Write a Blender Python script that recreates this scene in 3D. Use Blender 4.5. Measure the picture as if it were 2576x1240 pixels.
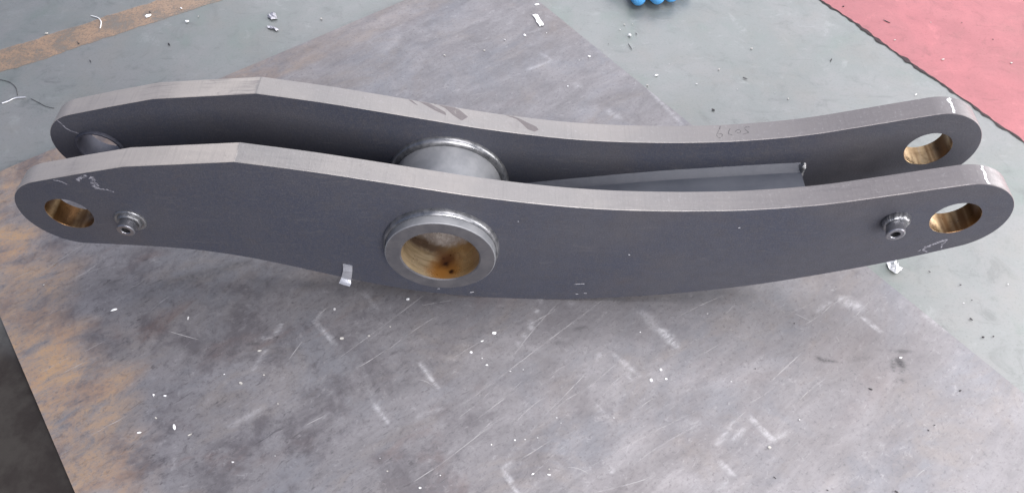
import bpy, bmesh, math, random
import numpy as np
from mathutils import Vector, Matrix, noise as mnoise

# ------------------------------------------------------------------ clear
for o in list(bpy.data.objects): bpy.data.objects.remove(o)
scene = bpy.context.scene
COL = scene.collection
random.seed(11)

# ------------------------------------------------------------------ camera
# world: X along the link, Y away from the viewer, Z up, metres; steel sheet top at Z = 0
cam_data = bpy.data.cameras.new('camera')
cam = bpy.data.objects.new('camera', cam_data); COL.objects.link(cam)
cam_data.sensor_fit = 'HORIZONTAL'
cam_data.angle = math.radians(67.094)
cam_data.clip_start = 0.01; cam_data.clip_end = 50
_r = Vector((0.999396, 0.030357, 0.016919)); _f = Vector((-0.004475, 0.595171, -0.803587))
_u = _r.cross(_f).normalized()
_m = Matrix((( _r.x, _u.x, -_f.x, 0.0), (_r.y, _u.y, -_f.y, -0.48), (_r.z, _u.z, -_f.z, 0.748), (0, 0, 0, 1)))
cam.matrix_world = _m
scene.camera = cam
scene.render.resolution_x = 1024; scene.render.resolution_y = 492

# ------------------------------------------------------------------ world and lamps (workshop interior, daylight from open doors, added front fill)
world = bpy.data.worlds.new('World'); scene.world = world
world.use_nodes = True
world.node_tree.nodes['Background'].inputs[0].default_value = (0.33, 0.50, 1.0, 1)
world.node_tree.nodes['Background'].inputs[1].default_value = 0.29

def area(name, loc, aim, sx, sy, power, color):
    l = bpy.data.lights.new(name, 'AREA'); l.shape = 'RECTANGLE'; l.size = sx; l.size_y = sy
    l.energy = power; l.color = color
    o = bpy.data.objects.new(name, l); COL.objects.link(o)
    o.location = loc
    o.rotation_euler = (Vector(aim) - Vector(loc)).to_track_quat('-Z', 'Y').to_euler()
    return o
area('doorway_light_back', (0.5, 4.0, 2.5), (0.0, 0.3, 0), 6.5, 1.9, 150, (0.97, 0.97, 1.0))
area('doorway_light_right', (2.6, 0.2, 2.0), (0.3, 0.0, 0.05), 2.6, 1.6, 20, (1.0, 0.975, 0.97))
area('doorway_light_low', (2.75, 0.4, 0.86), (0.3, 0.05, 0.15), 2.8, 1.6, 125, (1.0, 0.98, 0.97))
area('roof_light', (0.95, 0.35, 3.4), (0.35, 0.1, 0), 2.4, 2.0, 112, (1.0, 0.97, 0.97))
area('fill_light_front', (0.4, -1.4, 1.08), (0.15, 0.0, 0.08), 1.0, 0.9, 38, (1.0, 0.97, 0.97))  # added fill behind the camera, brightens the front faces and sheet

vs = scene.view_settings
vs.view_transform = 'Standard'; vs.look = 'None'; vs.exposure = 0.0; vs.gamma = 1.0
vs.use_curve_mapping = False

# ------------------------------------------------------------------ helpers
MM = 0.001
def mesh_obj(name, verts, faces, mats, parent=None, face_mat=None, smooth=None, sharp=None):
    me = bpy.data.meshes.new(name)
    me.from_pydata([tuple(v) for v in verts], [], faces)
    for m in (mats if isinstance(mats, (list, tuple)) else [mats]): me.materials.append(m)
    if face_mat is not None: me.polygons.foreach_set('material_index', face_mat)
    if smooth: me.polygons.foreach_set('use_smooth', [True] * len(me.polygons))
    if sharp is not None: me.set_sharp_from_angle(angle=math.radians(sharp))
    me.update()
    o = bpy.data.objects.new(name, me); COL.objects.link(o)
    if parent is not None: o.parent = parent
    return o
def tag(o, label, cat, group=None):
    o['label'] = label; o['category'] = cat
    if group: o['group'] = group
    return o
def structure(o): o['kind'] = 'structure'; return o
def empty(name, loc=(0, 0, 0)):
    o = bpy.data.objects.new(name, None); COL.objects.link(o); o.location = loc
    o.empty_display_size = 0.05
    return o

# ------------------------------------------------------------------ materials
class NT:
    def __init__(s, name):
        s.m = bpy.data.materials.new(name); s.m.use_nodes = True
        s.t = s.m.node_tree; s.b = s.t.nodes['Principled BSDF']; s._c = {}
    def n(s, kind, **kw):
        nd = s.t.nodes.new(kind)
        for k, v in kw.items(): setattr(nd, k, v)
        return nd
    def link(s, a, b): s.t.links.new(a, b)
    def setin(s, sock, v):
        if hasattr(v, 'is_output'): s.link(v, sock)
        else: sock.default_value = v
    def obj(s):
        if 'tc' not in s._c: s._c['tc'] = s.n('ShaderNodeTexCoord').outputs['Object']
        return s._c['tc']
    def mapping(s, scale=(1, 1, 1), rot=(0, 0, 0), loc=(0, 0, 0), src=None):
        m = s.n('ShaderNodeMapping'); s.link(src or s.obj(), m.inputs['Vector'])
        m.inputs['Scale'].default_value = scale; m.inputs['Rotation'].default_value = rot; m.inputs['Location'].default_value = loc
        return m.outputs[0]
    def noise(s, scale, detail=4, rough=0.6, vec=None, dist=0.0):
        t = s.n('ShaderNodeTexNoise'); s.link(vec or s.obj(), t.inputs['Vector'])
        t.inputs['Scale'].default_value = scale; t.inputs['Detail'].default_value = detail
        t.inputs['Roughness'].default_value = rough; t.inputs['Distortion'].default_value = dist
        return t.outputs['Fac']
    def ramp(s, fac, a, b, lo=0.0, hi=1.0):
        r = s.n('ShaderNodeMapRange', interpolation_type='SMOOTHSTEP')
        s.setin(r.inputs['Value'], fac)
        r.inputs['From Min'].default_value = a; r.inputs['From Max'].default_value = b
        r.inputs['To Min'].default_value = lo; r.inputs['To Max'].default_value = hi
        return r.outputs[0]
    def math(s, op, a, b=0.0, clamp=False):
        m = s.n('ShaderNodeMath', operation=op); m.use_clamp = clamp
        s.setin(m.inputs[0], a); s.setin(m.inputs[1], b); return m.outputs[0]
    def mix(s, fac, a, b, blend='MIX'):
        m = s.n('ShaderNodeMix', data_type='RGBA', blend_type=blend)
        s.setin(m.inputs[0], fac)
        s.setin(m.inputs[6], (*a, 1) if isinstance(a, tuple) else a)
        s.setin(m.inputs[7], (*b, 1) if isinstance(b, tuple) else b)
        return m.outputs[2]
    def sep(s, v):
        x = s.n('ShaderNodeSeparateXYZ'); s.link(v, x.inputs[0]); return x.outputs
    def bump(s, h, strength, dist=0.001):
        b = s.n('ShaderNodeBump'); s.link(h, b.inputs['Height'])
        b.inputs['Strength'].default_value = strength; b.inputs['Distance'].default_value = dist
        s.link(b.outputs[0], s.b.inputs['Normal']); return b
    def set(s, color=None, rough=None, metal=None, spec=None, alpha=None):
        for k, v in (('Base Color', color), ('Roughness', rough), ('Metallic', metal), ('Specular IOR Level', spec), ('Alpha', alpha)):
            if v is not None: s.setin(s.b.inputs[k], (*v, 1) if isinstance(v, tuple) and len(v) == 3 else v)
        return s.m

def mat_plate_face():
    s = NT('blasted_steel_face')
    big = s.noise(5, 4, 0.6); fine = s.noise(620, 3, 0.8); mid = s.noise(60, 5, 0.7); grit = s.noise(240, 3, 0.75)
    tone = s.noise(3.2, 5, 0.65, s.mapping((1, 1, 1), (0, 0, 0), (2, 0, 5)), 0.6)
    c = s.mix(s.ramp(big, 0.35, 0.65), (0.060, 0.066, 0.091), (0.081, 0.083, 0.099))
    c = s.mix(s.ramp(tone, 0.46, 0.66, 0, 0.55), c, (0.106, 0.095, 0.095))
    rub = s.noise(26, 6, 0.75, s.mapping((1, 1, 5), (0, 0.12, 0), (0, 0, 3)), 0.5)
    c = s.mix(s.ramp(rub, 0.56, 0.72, 0, 0.5), c, (0.140, 0.134, 0.138))
    scr = s.noise(40, 2, 0.5, s.mapping((1, 1, 40), (0, -0.35, 0), (7, 0, 1)))
    patch = s.noise(9, 4, 0.6, s.mapping((1, 1, 1), (0, 0, 0), (0, 3, 8)))
    c = s.mix(s.math('MULTIPLY', s.ramp(scr, 0.64, 0.70, 0, 0.7), s.ramp(patch, 0.52, 0.62)), c, (0.19, 0.185, 0.19))
    bloom = s.noise(13, 6, 0.75, s.mapping((1, 1, 1), (0, 0, 0), (3, 3, 3)), 0.8)
    c = s.mix(s.ramp(bloom, 0.60, 0.74, 0, 0.35), c, (0.105, 0.082, 0.070))
    c = s.mix(s.ramp(bloom, 0.40, 0.26, 0, 0.4), c, (0.055, 0.058, 0.072))
    c = s.mix(s.ramp(mid, 0.42, 0.72, 0, 0.5), c, (0.070, 0.067, 0.075))
    c = s.mix(s.ramp(grit, 0.42, 0.66, 0, 0.35), c, (0.108, 0.104, 0.114))
    c = s.mix(s.ramp(fine, 0.52, 0.66, 0, 0.4), c, (0.150, 0.145, 0.155))
    c = s.mix(s.ramp(fine, 0.46, 0.34, 0, 0.5), c, (0.045, 0.044, 0.050))
    s.bump(s.math('ADD', fine, grit), 0.3, 0.0005)
    return s.set(c, s.ramp(mid, 0.3, 0.7, 0.52, 0.66), 0.25, 0.45)
def mat_plate_edge():
    s = NT('cut_steel_edge')
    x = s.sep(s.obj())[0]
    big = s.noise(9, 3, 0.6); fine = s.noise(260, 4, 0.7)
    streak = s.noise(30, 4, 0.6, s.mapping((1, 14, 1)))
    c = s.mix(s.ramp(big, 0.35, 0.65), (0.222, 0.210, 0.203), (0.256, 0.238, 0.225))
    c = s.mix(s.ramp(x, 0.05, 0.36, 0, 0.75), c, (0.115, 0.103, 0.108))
    c = s.mix(s.ramp(fine, 0.55, 0.75, 0, 0.3), c, (0.36, 0.345, 0.35))
    # ground bright section at the narrow end
    wob = s.math('ADD', x, s.math('MULTIPLY', s.math('SUBTRACT', s.noise(45, 3), 0.5), 0.014))
    g = s.ramp(wob, -0.2625, -0.2655)
    gc = s.mix(s.math('MULTIPLY', s.ramp(big, 0.40, 0.66), s.ramp(streak, 0.40, 0.62, 0.2, 1.0)), (0.455, 0.410, 0.365), (0.235, 0.215, 0.205))
    c = s.mix(g, c, gc)
    drag = s.noise(330, 2, 0.5, s.mapping((1, 0.05, 0.3)))
    c = s.mix(s.ramp(drag, 0.55, 0.75, 0, 0.14), c, (0.13, 0.12, 0.118))
    nick = s.noise(34, 5, 0.75, None, 0.6)
    c = s.mix(s.ramp(nick, 0.60, 0.72, 0, 0.4), c, (0.15, 0.135, 0.13))
    s.bump(s.math('ADD', fine, drag), 0.25, 0.0005)
    return s.set(c, s.ramp(streak, 0.3, 0.7, 0.36, 0.50), 0.45, 0.5)
def mat_machined(name):
    # greasy machined bore: streaks running along the bore, rust-brown film, pale painted reflection bands
    s = NT(name)
    band = s.noise(46, 3, 0.55, s.mapping((1, 0.06, 1))); n = s.noise(130, 5, 0.7); n2 = s.noise(40, 4, 0.6)
    c = s.mix(s.ramp(band, 0.44, 0.58), (0.125, 0.062, 0.022), (0.40, 0.28, 0.15))
    c = s.mix(s.ramp(band, 0.60, 0.70, 0, 0.85), c, (0.62, 0.53, 0.46))
    c = s.mix(s.ramp(n2, 0.48, 0.66, 0, 0.7), c, (0.13, 0.065, 0.024))
    c = s.mix(s.ramp(n, 0.56, 0.70, 0, 0.6), c, (0.07, 0.035, 0.015))
    return s.set(c, s.ramp(n, 0.3, 0.7, 0.26, 0.42), 0.75, 0.5)
def mat_boss_bore():
    # machined bore with an oily rust patch low down near the mouth
    s = NT('machined_boss_bore')
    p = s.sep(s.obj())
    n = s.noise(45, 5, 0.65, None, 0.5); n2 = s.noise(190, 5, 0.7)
    def blob(cx, cy, cz, r0, r1):
        d = s.n('ShaderNodeVectorMath', operation='DISTANCE'); s.link(s.obj(), d.inputs[0]); d.inputs[1].default_value = (cx, cy, cz)
        w = s.math('ADD', d.outputs['Value'], s.math('MULTIPLY', s.math('SUBTRACT', n, 0.5), 0.018))
        return s.ramp(w, r1, r0)
    base = s.mix(s.ramp(s.noise(30, 3, 0.6, s.mapping((1, 8, 1))), 0.35, 0.65), (0.66, 0.52, 0.33), (0.44, 0.33, 0.19))
    # inner band is duller beyond a ragged grease line
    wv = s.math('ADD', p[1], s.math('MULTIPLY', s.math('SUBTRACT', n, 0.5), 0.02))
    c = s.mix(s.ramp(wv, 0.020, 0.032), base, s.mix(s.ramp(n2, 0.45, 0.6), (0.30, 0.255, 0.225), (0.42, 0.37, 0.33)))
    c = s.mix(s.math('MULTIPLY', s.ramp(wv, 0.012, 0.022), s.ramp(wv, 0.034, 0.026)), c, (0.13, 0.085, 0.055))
    c = s.mix(s.math('MULTIPLY', blob(-0.060, 0.004, 0.062, 0.018, 0.036), 0.75), c, (0.40, 0.235, 0.085))
    c = s.mix(blob(-0.077, -0.002, 0.0574, 0.008, 0.024), c, (0.45, 0.20, 0.045))
    c = s.mix(blob(-0.076, 0.010, 0.0574, 0.004, 0.020), c, (0.13, 0.050, 0.018))
    for cx, cy, cz in ((-0.0747, 0.0037, 0.0575), (-0.0691, -0.0062, 0.0583), (-0.079, 0.012, 0.0574)):
        c = s.mix(blob(cx, cy, cz, 0.001, 0.0055), c, (0.035, 0.012, 0.006))
    return s.set(c, s.ramp(n, 0.3, 0.7, 0.24, 0.38), 0.6, 0.5)
def mat_gray_steel(name, c0, c1, rough=(0.3, 0.5), metal=0.7, scale=40):
    s = NT(name)
    n = s.noise(scale, 5, 0.65); f = s.noise(500, 3, 0.7)
    c = s.mix(s.ramp(n, 0.35, 0.65), c0, c1)
    s.bump(f, 0.15, 0.0004)
    return s.set(c, s.ramp(n, 0.3, 0.7, *rough), metal, 0.5)
def mat_plain(name, c, rough=0.6, metal=0.0, var=0.25, scale=120):
    s = NT(name)
    n = s.noise(scale, 4, 0.6)
    return s.set(s.mix(s.ramp(n, 0.35, 0.65), c, tuple(k * (1 - var) for k in c)), rough, metal, 0.5)
def mat_mark(name, c, lo=0.42, hi=0.56, scale=420, rough=0.7, amax=1.0):
    s = NT(name)
    n = s.noise(scale, 3, 0.7)
    return s.set(c, rough, 0.0, 0.3, s.ramp(n, lo, hi, 0.0, amax))
def mat_sheet():
    s = NT('worn_steel_sheet')
    at = s.n('ShaderNodeAttribute', attribute_name='wear'); w = s.n('ShaderNodeSeparateColor'); s.link(at.outputs['Color'], w.inputs[0])
    orange, scuff, dark = w.outputs[0], w.outputs[1], w.outputs[2]
    grain = s.noise(10, 7, 0.74, s.mapping((1.0, 2.8, 1)), 0.6)
    grain2 = s.noise(34, 5, 0.72, s.mapping((1.0, 5.0, 1), (0, 0, 0.12)), 0.2)
    big = s.noise(3.1, 4, 0.6, None, 0.4); blot = s.noise(16, 5, 0.7, None, 0.3); fine = s.noise(240, 4, 0.75)
    hair = s.noise(60, 3, 0.6, s.mapping((1.0, 26.0, 1), (0, 0, -0.10)))
    ux = s.sep(s.obj())[0]
    grime = s.ramp(s.math('ADD', ux, s.math('MULTIPLY', s.math('SUBTRACT', big, 0.5), 0.5)), 0.10, 0.62, 1.0, 0.22)
    speck = s.noise(70, 6, 0.80, s.mapping((1, 1.5, 1), (0, 0, 0.1)), 0.5)
    tick = s.noise(46, 3, 0.7, s.mapping((1, 3.4, 1), (0, 0, 0.15), (5, 2, 0)), 0.8)
    tan = s.noise(7.5, 6, 0.72, s.mapping((1, 1.7, 1), (0, 0, 0), (1, 7, 0)), 0.7)
    blue = s.noise(6.0, 6, 0.70, s.mapping((1, 1.5, 1), (0, 0, 0), (9, 3, 0)), 0.6)
    smear = s.noise(6, 6, 0.70, s.mapping((1.0, 1.8, 1), (0, 0, -0.05), (2, 2, 0)), 0.8)
    c = s.mix(s.ramp(grain, 0.30, 0.70), (0.166, 0.160, 0.163), (0.222, 0.214, 0.217))
    c = s.mix(s.ramp(blue, 0.46, 0.64, 0, 0.6), c, (0.165, 0.172, 0.188))
    c = s.mix(s.ramp(tan, 0.50, 0.68, 0, 0.42), c, (0.225, 0.196, 0.172))
    c = s.mix(s.ramp(big, 0.52, 0.74, 0, 0.28), c, (0.175, 0.146, 0.130))
    c = s.mix(s.ramp(smear, 0.48, 0.74, 0, 0.45), c, (0.30, 0.292, 0.296))
    c = s.mix(s.ramp(grain2, 0.48, 0.74, 0, 0.2), c, (0.27, 0.262, 0.26))
    c = s.mix(s.math('MULTIPLY', grime, s.ramp(blot, 0.46, 0.66, 0, 0.8)), c, (0.098, 0.090, 0.096))
    c = s.mix(s.math('MULTIPLY', grime, s.ramp(s.noise(5.3, 5, 0.65, s.mapping((1, 2.2, 1), (0, 0, 0), (3, 1, 0)), 0.5), 0.54, 0.70, 0, 0.55)), c, (0.140, 0.088, 0.074))
    c = s.mix(s.ramp(hair, 0.62, 0.74, 0, 0.3), c, (0.36, 0.405, 0.40))
    c = s.mix(s.math('MULTIPLY', grime, s.ramp(speck, 0.51, 0.68, 0, 0.68)), c, (0.085, 0.079, 0.084))
    c = s.mix(s.ramp(speck, 0.45, 0.30, 0, 0.45), c, (0.34, 0.33, 0.33))
    c = s.mix(s.math('MULTIPLY', grime, s.ramp(tick, 0.62, 0.70, 0, 0.6)), c, (0.062, 0.058, 0.062))
    c = s.mix(s.ramp(fine, 0.52, 0.70, 0, 0.6), c, (0.095, 0.09, 0.092))
    on = s.math('MULTIPLY', orange, s.ramp(s.noise(21, 6, 0.7, s.mapping((1, 2, 1)), 0.6), 0.28, 0.62))
    oc = s.mix(s.ramp(blot, 0.40, 0.62), (0.310, 0.200, 0.108), (0.255, 0.170, 0.115))
    oc = s.mix(s.ramp(speck, 0.52, 0.68, 0, 0.5), oc, (0.14, 0.105, 0.085))
    c = s.mix(s.math('MULTIPLY', on, s.ramp(fine, 0.66, 0.48, 0.35, 0.92)), c, oc)
    c = s.mix(1.0, c, (0.985, 0.972, 0.985), 'MULTIPLY')
    dm = s.math('MULTIPLY', dark, s.ramp(s.noise(120, 5, 0.75), 0.34, 0.52, 0.35, 1.0))
    c = s.mix(s.math('MULTIPLY', dm, 0.95, True), c, (0.036, 0.034, 0.037))
    sm = s.math('MULTIPLY', scuff, s.ramp(s.noise(75, 6, 0.8, s.mapping((1, 2.0, 1), (0, 0, 0.2)), 0.6), 0.36, 0.62, 0.12, 1.0))
    c = s.mix(s.math('MULTIPLY', sm, 0.70), c, (0.58, 0.575, 0.585))
    s.bump(s.math('ADD', s.math('MULTIPLY', grain2, 0.7), s.math('MULTIPLY', fine, 0.5)), 0.22, 0.0012)
    r = s.ramp(grain, 0.3, 0.7, 0.56, 0.42)
    r = s.math('ADD', r, s.math('MULTIPLY', on, 0.15))
    return s.set(c, r, s.math('SUBTRACT', 0.35, s.math('MULTIPLY', s.math('ADD', on, sm, True), 0.35)), 0.5)
def mat_floor(name, c0, c1, c2, rough=(0.34, 0.5), spec=0.6, coat=1.0, extra_dark=False):
    s = NT(name)
    big = s.noise(2.6, 5, 0.62, None, 0.3); mid = s.noise(14, 5, 0.68, None, 0.2); fine = s.noise(330, 4, 0.75)
    hue = s.noise(7, 6, 0.7, s.mapping((1, 1, 1), (0, 0, 0), (4, 4, 0)), 0.5); cloud = s.noise(22, 6, 0.75, None, 0.8)
    c = s.mix(s.ramp(big, 0.38, 0.64), c0, c1)
    c = s.mix(s.ramp(hue, 0.46, 0.62, 0, 0.5), c, tuple(k * f for k, f in zip(c1, (1.12, 1.03, 1.05))))
    c = s.mix(s.ramp(hue, 0.46, 0.34, 0, 0.6), c, tuple(k * f for k, f in zip(c0, (0.86, 1.0, 0.92))))
    c = s.mix(s.ramp(cloud, 0.52, 0.70, 0, 0.6), c, tuple(k * 0.6 for k in c0))
    c = s.mix(s.ramp(cloud, 0.44, 0.30, 0, 0.6), c, tuple(min(1, k * 1.35) for k in c1))
    scf = s.noise(17, 5, 0.7, s.mapping((1, 3.5, 1), (0, 0, 0.7), (6, 1, 0)), 0.7)
    c = s.mix(s.ramp(scf, 0.58, 0.72, 0, 0.45), c, tuple(k * 0.55 for k in c0))
    c = s.mix(s.ramp(scf, 0.40, 0.28, 0, 0.4), c, tuple(min(1, k * 1.3) for k in c1))
    c = s.mix(s.ramp(mid, 0.46, 0.72, 0, 0.55), c, c2)
    c = s.mix(s.ramp(fine, 0.52, 0.70, 0, 0.45), c, tuple(k * 0.5 for k in c0))
    if extra_dark:   # darker, duller floor beside the near left edge of the sheet
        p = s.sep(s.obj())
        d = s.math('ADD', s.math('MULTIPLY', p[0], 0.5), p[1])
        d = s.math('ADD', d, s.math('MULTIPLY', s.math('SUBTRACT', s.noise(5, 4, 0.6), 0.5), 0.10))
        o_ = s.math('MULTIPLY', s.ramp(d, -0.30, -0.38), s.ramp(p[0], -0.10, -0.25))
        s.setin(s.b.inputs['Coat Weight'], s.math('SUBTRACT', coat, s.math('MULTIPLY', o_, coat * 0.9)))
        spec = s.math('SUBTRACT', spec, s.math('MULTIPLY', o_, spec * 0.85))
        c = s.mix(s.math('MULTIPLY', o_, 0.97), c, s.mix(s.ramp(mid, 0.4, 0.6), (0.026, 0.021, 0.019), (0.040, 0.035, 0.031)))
    s.bump(s.math('ADD', s.math('MULTIPLY', mid, 0.6), s.math('MULTIPLY', fine, 0.25)), 0.16, 0.0012)
    if not extra_dark: s.b.inputs['Coat Weight'].default_value = coat
    s.b.inputs['Coat Roughness'].default_value = 0.40; s.b.inputs['Coat IOR'].default_value = 1.7
    return s.set(c, s.ramp(mid, 0.3, 0.7, *rough), 0.0, spec)

M_FACE = mat_plate_face(); M_EDGE = mat_plate_edge()
M_BORE = mat_machined('machined_pin_bore')
M_BUSH = mat_gray_steel('pale_bushing_steel', (0.045, 0.048, 0.066), (0.08, 0.08, 0.10), (0.5, 0.65), 0.3)
M_BOSS = mat_gray_steel('boss_steel', (0.20, 0.205, 0.215), (0.26, 0.262, 0.27), (0.42, 0.54), 0.2)
M_COLLAR = mat_gray_steel('collar_face_steel', (0.092, 0.090, 0.097), (0.125, 0.120, 0.124), (0.5, 0.62), 0.3, 60)
M_BOSSBORE = mat_boss_bore()
M_WELD = mat_gray_steel('weld_metal', (0.20, 0.204, 0.212), (0.32, 0.32, 0.325), (0.26, 0.40), 0.75, 110)
M_WEB = mat_gray_steel('web_plate_steel', (0.085, 0.092, 0.112), (0.105, 0.112, 0.132), (0.48, 0.62), 0.3, 25)
M_FILLET = mat_gray_steel('web_weld_steel', (0.125, 0.130, 0.146), (0.145, 0.149, 0.165), (0.6, 0.7), 0.1, 60)
M_PORT = mat_gray_steel('turned_port_steel', (0.24, 0.24, 0.26), (0.34, 0.34, 0.36), (0.25, 0.4), 0.8)
M_HOLE = mat_plain('port_hole_dark', (0.012, 0.011, 0.012), 0.7)  # near-black material inside the port hole
M_CHALK = mat_mark('white_paint_marker', (0.82, 0.82, 0.84), 0.30, 0.44)
M_CHALK2 = mat_mark('faded_chalk', (0.42, 0.41, 0.45), 0.30, 0.62, 300, 0.8, 0.7)
M_INK = mat_mark('pencil_ink', (0.055, 0.05, 0.055), 0.30, 0.52, 500, 0.7, 0.55)
M_DARK_PATCH = mat_mark('dark_edge_patch', (0.13, 0.105, 0.11), 0.20, 0.45, 160, 0.4, 0.42)
M_SCRATCH = mat_mark('bright_scratch', (0.52, 0.505, 0.50), 0.30, 0.60, 28, 0.4, 0.5)
M_SHEET = mat_sheet()
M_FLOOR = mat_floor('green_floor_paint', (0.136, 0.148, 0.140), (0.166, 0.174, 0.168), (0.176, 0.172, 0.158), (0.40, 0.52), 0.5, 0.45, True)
M_RED = mat_floor('red_floor_paint', (0.29, 0.088, 0.095), (0.325, 0.103, 0.110), (0.255, 0.08, 0.088), (0.48, 0.58), 0.35, 0.22)
M_STRIPE = None
M_JOINT = mat_plain('joint_dirt', (0.035, 0.020, 0.022), 0.8, 0, 0.4, 300)
M_WHITE = mat_plain('white_flake', (0.84, 0.84, 0.83), 0.55, 0, 0.08)
M_DULL = mat_plain('dusty_white_flake', (0.60, 0.59, 0.58), 0.6, 0, 0.2)
M_PALE = mat_plain('pale_flake', (0.48, 0.46, 0.42), 0.6, 0, 0.3)
M_DARKBIT = mat_plain('dark_swarf', (0.045, 0.04, 0.042), 0.5, 0.4, 0.4)
M_FOIL = mat_plain('white_foil_scrap', (0.80, 0.81, 0.82), 0.32, 0.2, 0.1)
M_FOILGRAY = mat_plain('grey_foil_scrap', (0.52, 0.51, 0.54), 0.35, 0.3, 0.15)
M_TAPE = mat_plain('silver_tape', (0.55, 0.56, 0.59), 0.28, 0.55, 0.15)
M_WIRE = mat_plain('bright_wire', (0.75, 0.75, 0.77), 0.3, 0.4, 0.1)

# ------------------------------------------------------------------ measured data (millimetres)
FACE_STROKES = [[[[-446.4, 182.0], [-440.4, 180.1], [-435.5, 175.8]], 1.2], [[[-423.2, 182.3], [-418.0, 186.4], [-410.5, 189.9]], 2.2], [[[-409.0, 187.5], [-406.6, 185.0], [-409.7, 179.7], [-405.9, 178.6], [-410.2, 174.5], [-407.5, 170.7]], 3.0], [[[-407.5, 170.7], [-399.9, 170.0], [-393.9, 166.8]], 1.3], [[[416.5, 122.0], [419.8, 125.7], [425.2, 131.6], [431.0, 136.3], [433.0, 135.0]], 2.2], [[[412.5, 115.6], [414.6, 118.1]], 0.8], [[[417.7, 124.3], [416.7, 119.0], [419.3, 116.8], [422.7, 116.2]], 1.6], [[[432.6, 135.0], [431.5, 129.7], [432.7, 122.2]], 1.2], [[[67.0, 33.6], [78.0, 35.3]], 0.7], [[[70.1, 13.8], [72.9, 14.0]], 0.7], [[[79.1, 15.9], [82.4, 16.1]], 0.8], [[[119.0, 92.8], [120.6, 92.5]], 1.5], [[[221.4, 144.1], [223.4, 144.8]], 0.7], [[[1.5, 142.5], [2.4, 142.2]], 0.8], [[[-49.8, 9.4], [-45.6, 10.7]], 1.0], [[[-65.5, 28.0], [-60.2, 26.8], [-54.7, 27.9]], 1.5], [[[-86.7, 14.9], [-83.9, 15.3]], 0.9]]
REAR_FACE_STROKES = [[[[-484.3, 171.2], [-481.6, 165.9], [-479.4, 158.2], [-475.6, 154.2], [-470.8, 152.0], [-466.8, 148.2]], 1.6]]
EDGE_FRONT = [[[[433.6, 23.5], [432.0, 19.2], [433.0, 16.0], [432.3, 11.5], [431.3, 7.5], [431.7, 3.8], [432.4, 0.8], [433.2, -0.8]], 2.6]]
EDGE_REAR = [[[[431.7, 22.5], [427.9, 19.0], [430.4, 15.5], [429.6, 10.2], [429.7, 6.0], [428.2, 0.0]], 2.8]]
DIGITS = [[[212.2, 23.0], [210.9, 19.0], [209.0, 15.0], [206.7, 10.2], [207.2, 7.5], [208.4, 5.8], [210.1, 5.8], [211.8, 7.8], [212.9, 10.0], [211.2, 11.5], [208.9, 11.2]], [[222.1, 19.2], [221.0, 17.2], [219.6, 14.2], [218.9, 11.0], [219.7, 10.2], [222.6, 9.2]], [[226.3, 13.5], [228.0, 15.5], [230.4, 16.5], [231.9, 14.2], [230.7, 11.5], [229.2, 11.2], [227.5, 11.8]], [[241.5, 19.0], [239.2, 19.5], [237.0, 19.0], [236.2, 17.2], [236.9, 15.2], [238.6, 12.8], [239.3, 10.8], [236.4, 10.0], [232.8, 9.0]]]
DARK_PATCHES = [[[-116.5, 23.8], [-113.4, 24.5], [-105.5, 17.8], [-108.8, 18.8]], [[-107.9, 25.2], [-98.4, 26.0], [-77.4, 14.8], [-76.2, 10.5], [-87.7, 14.5]], [[-90.3, 25.5], [-76.7, 26.0], [-64.3, 22.8], [-54.0, 13.5], [-60.0, 6.5], [-69.2, 12.2], [-77.9, 20.5]], [[-16.3, 24.2], [-8.9, 24.5], [-0.6, 21.8], [7.7, 17.5], [17.6, 12.8], [20.1, 8.5], [16.0, 5.0], [8.7, 7.2], [2.8, 14.2], [-3.1, 20.2]]]
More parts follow.
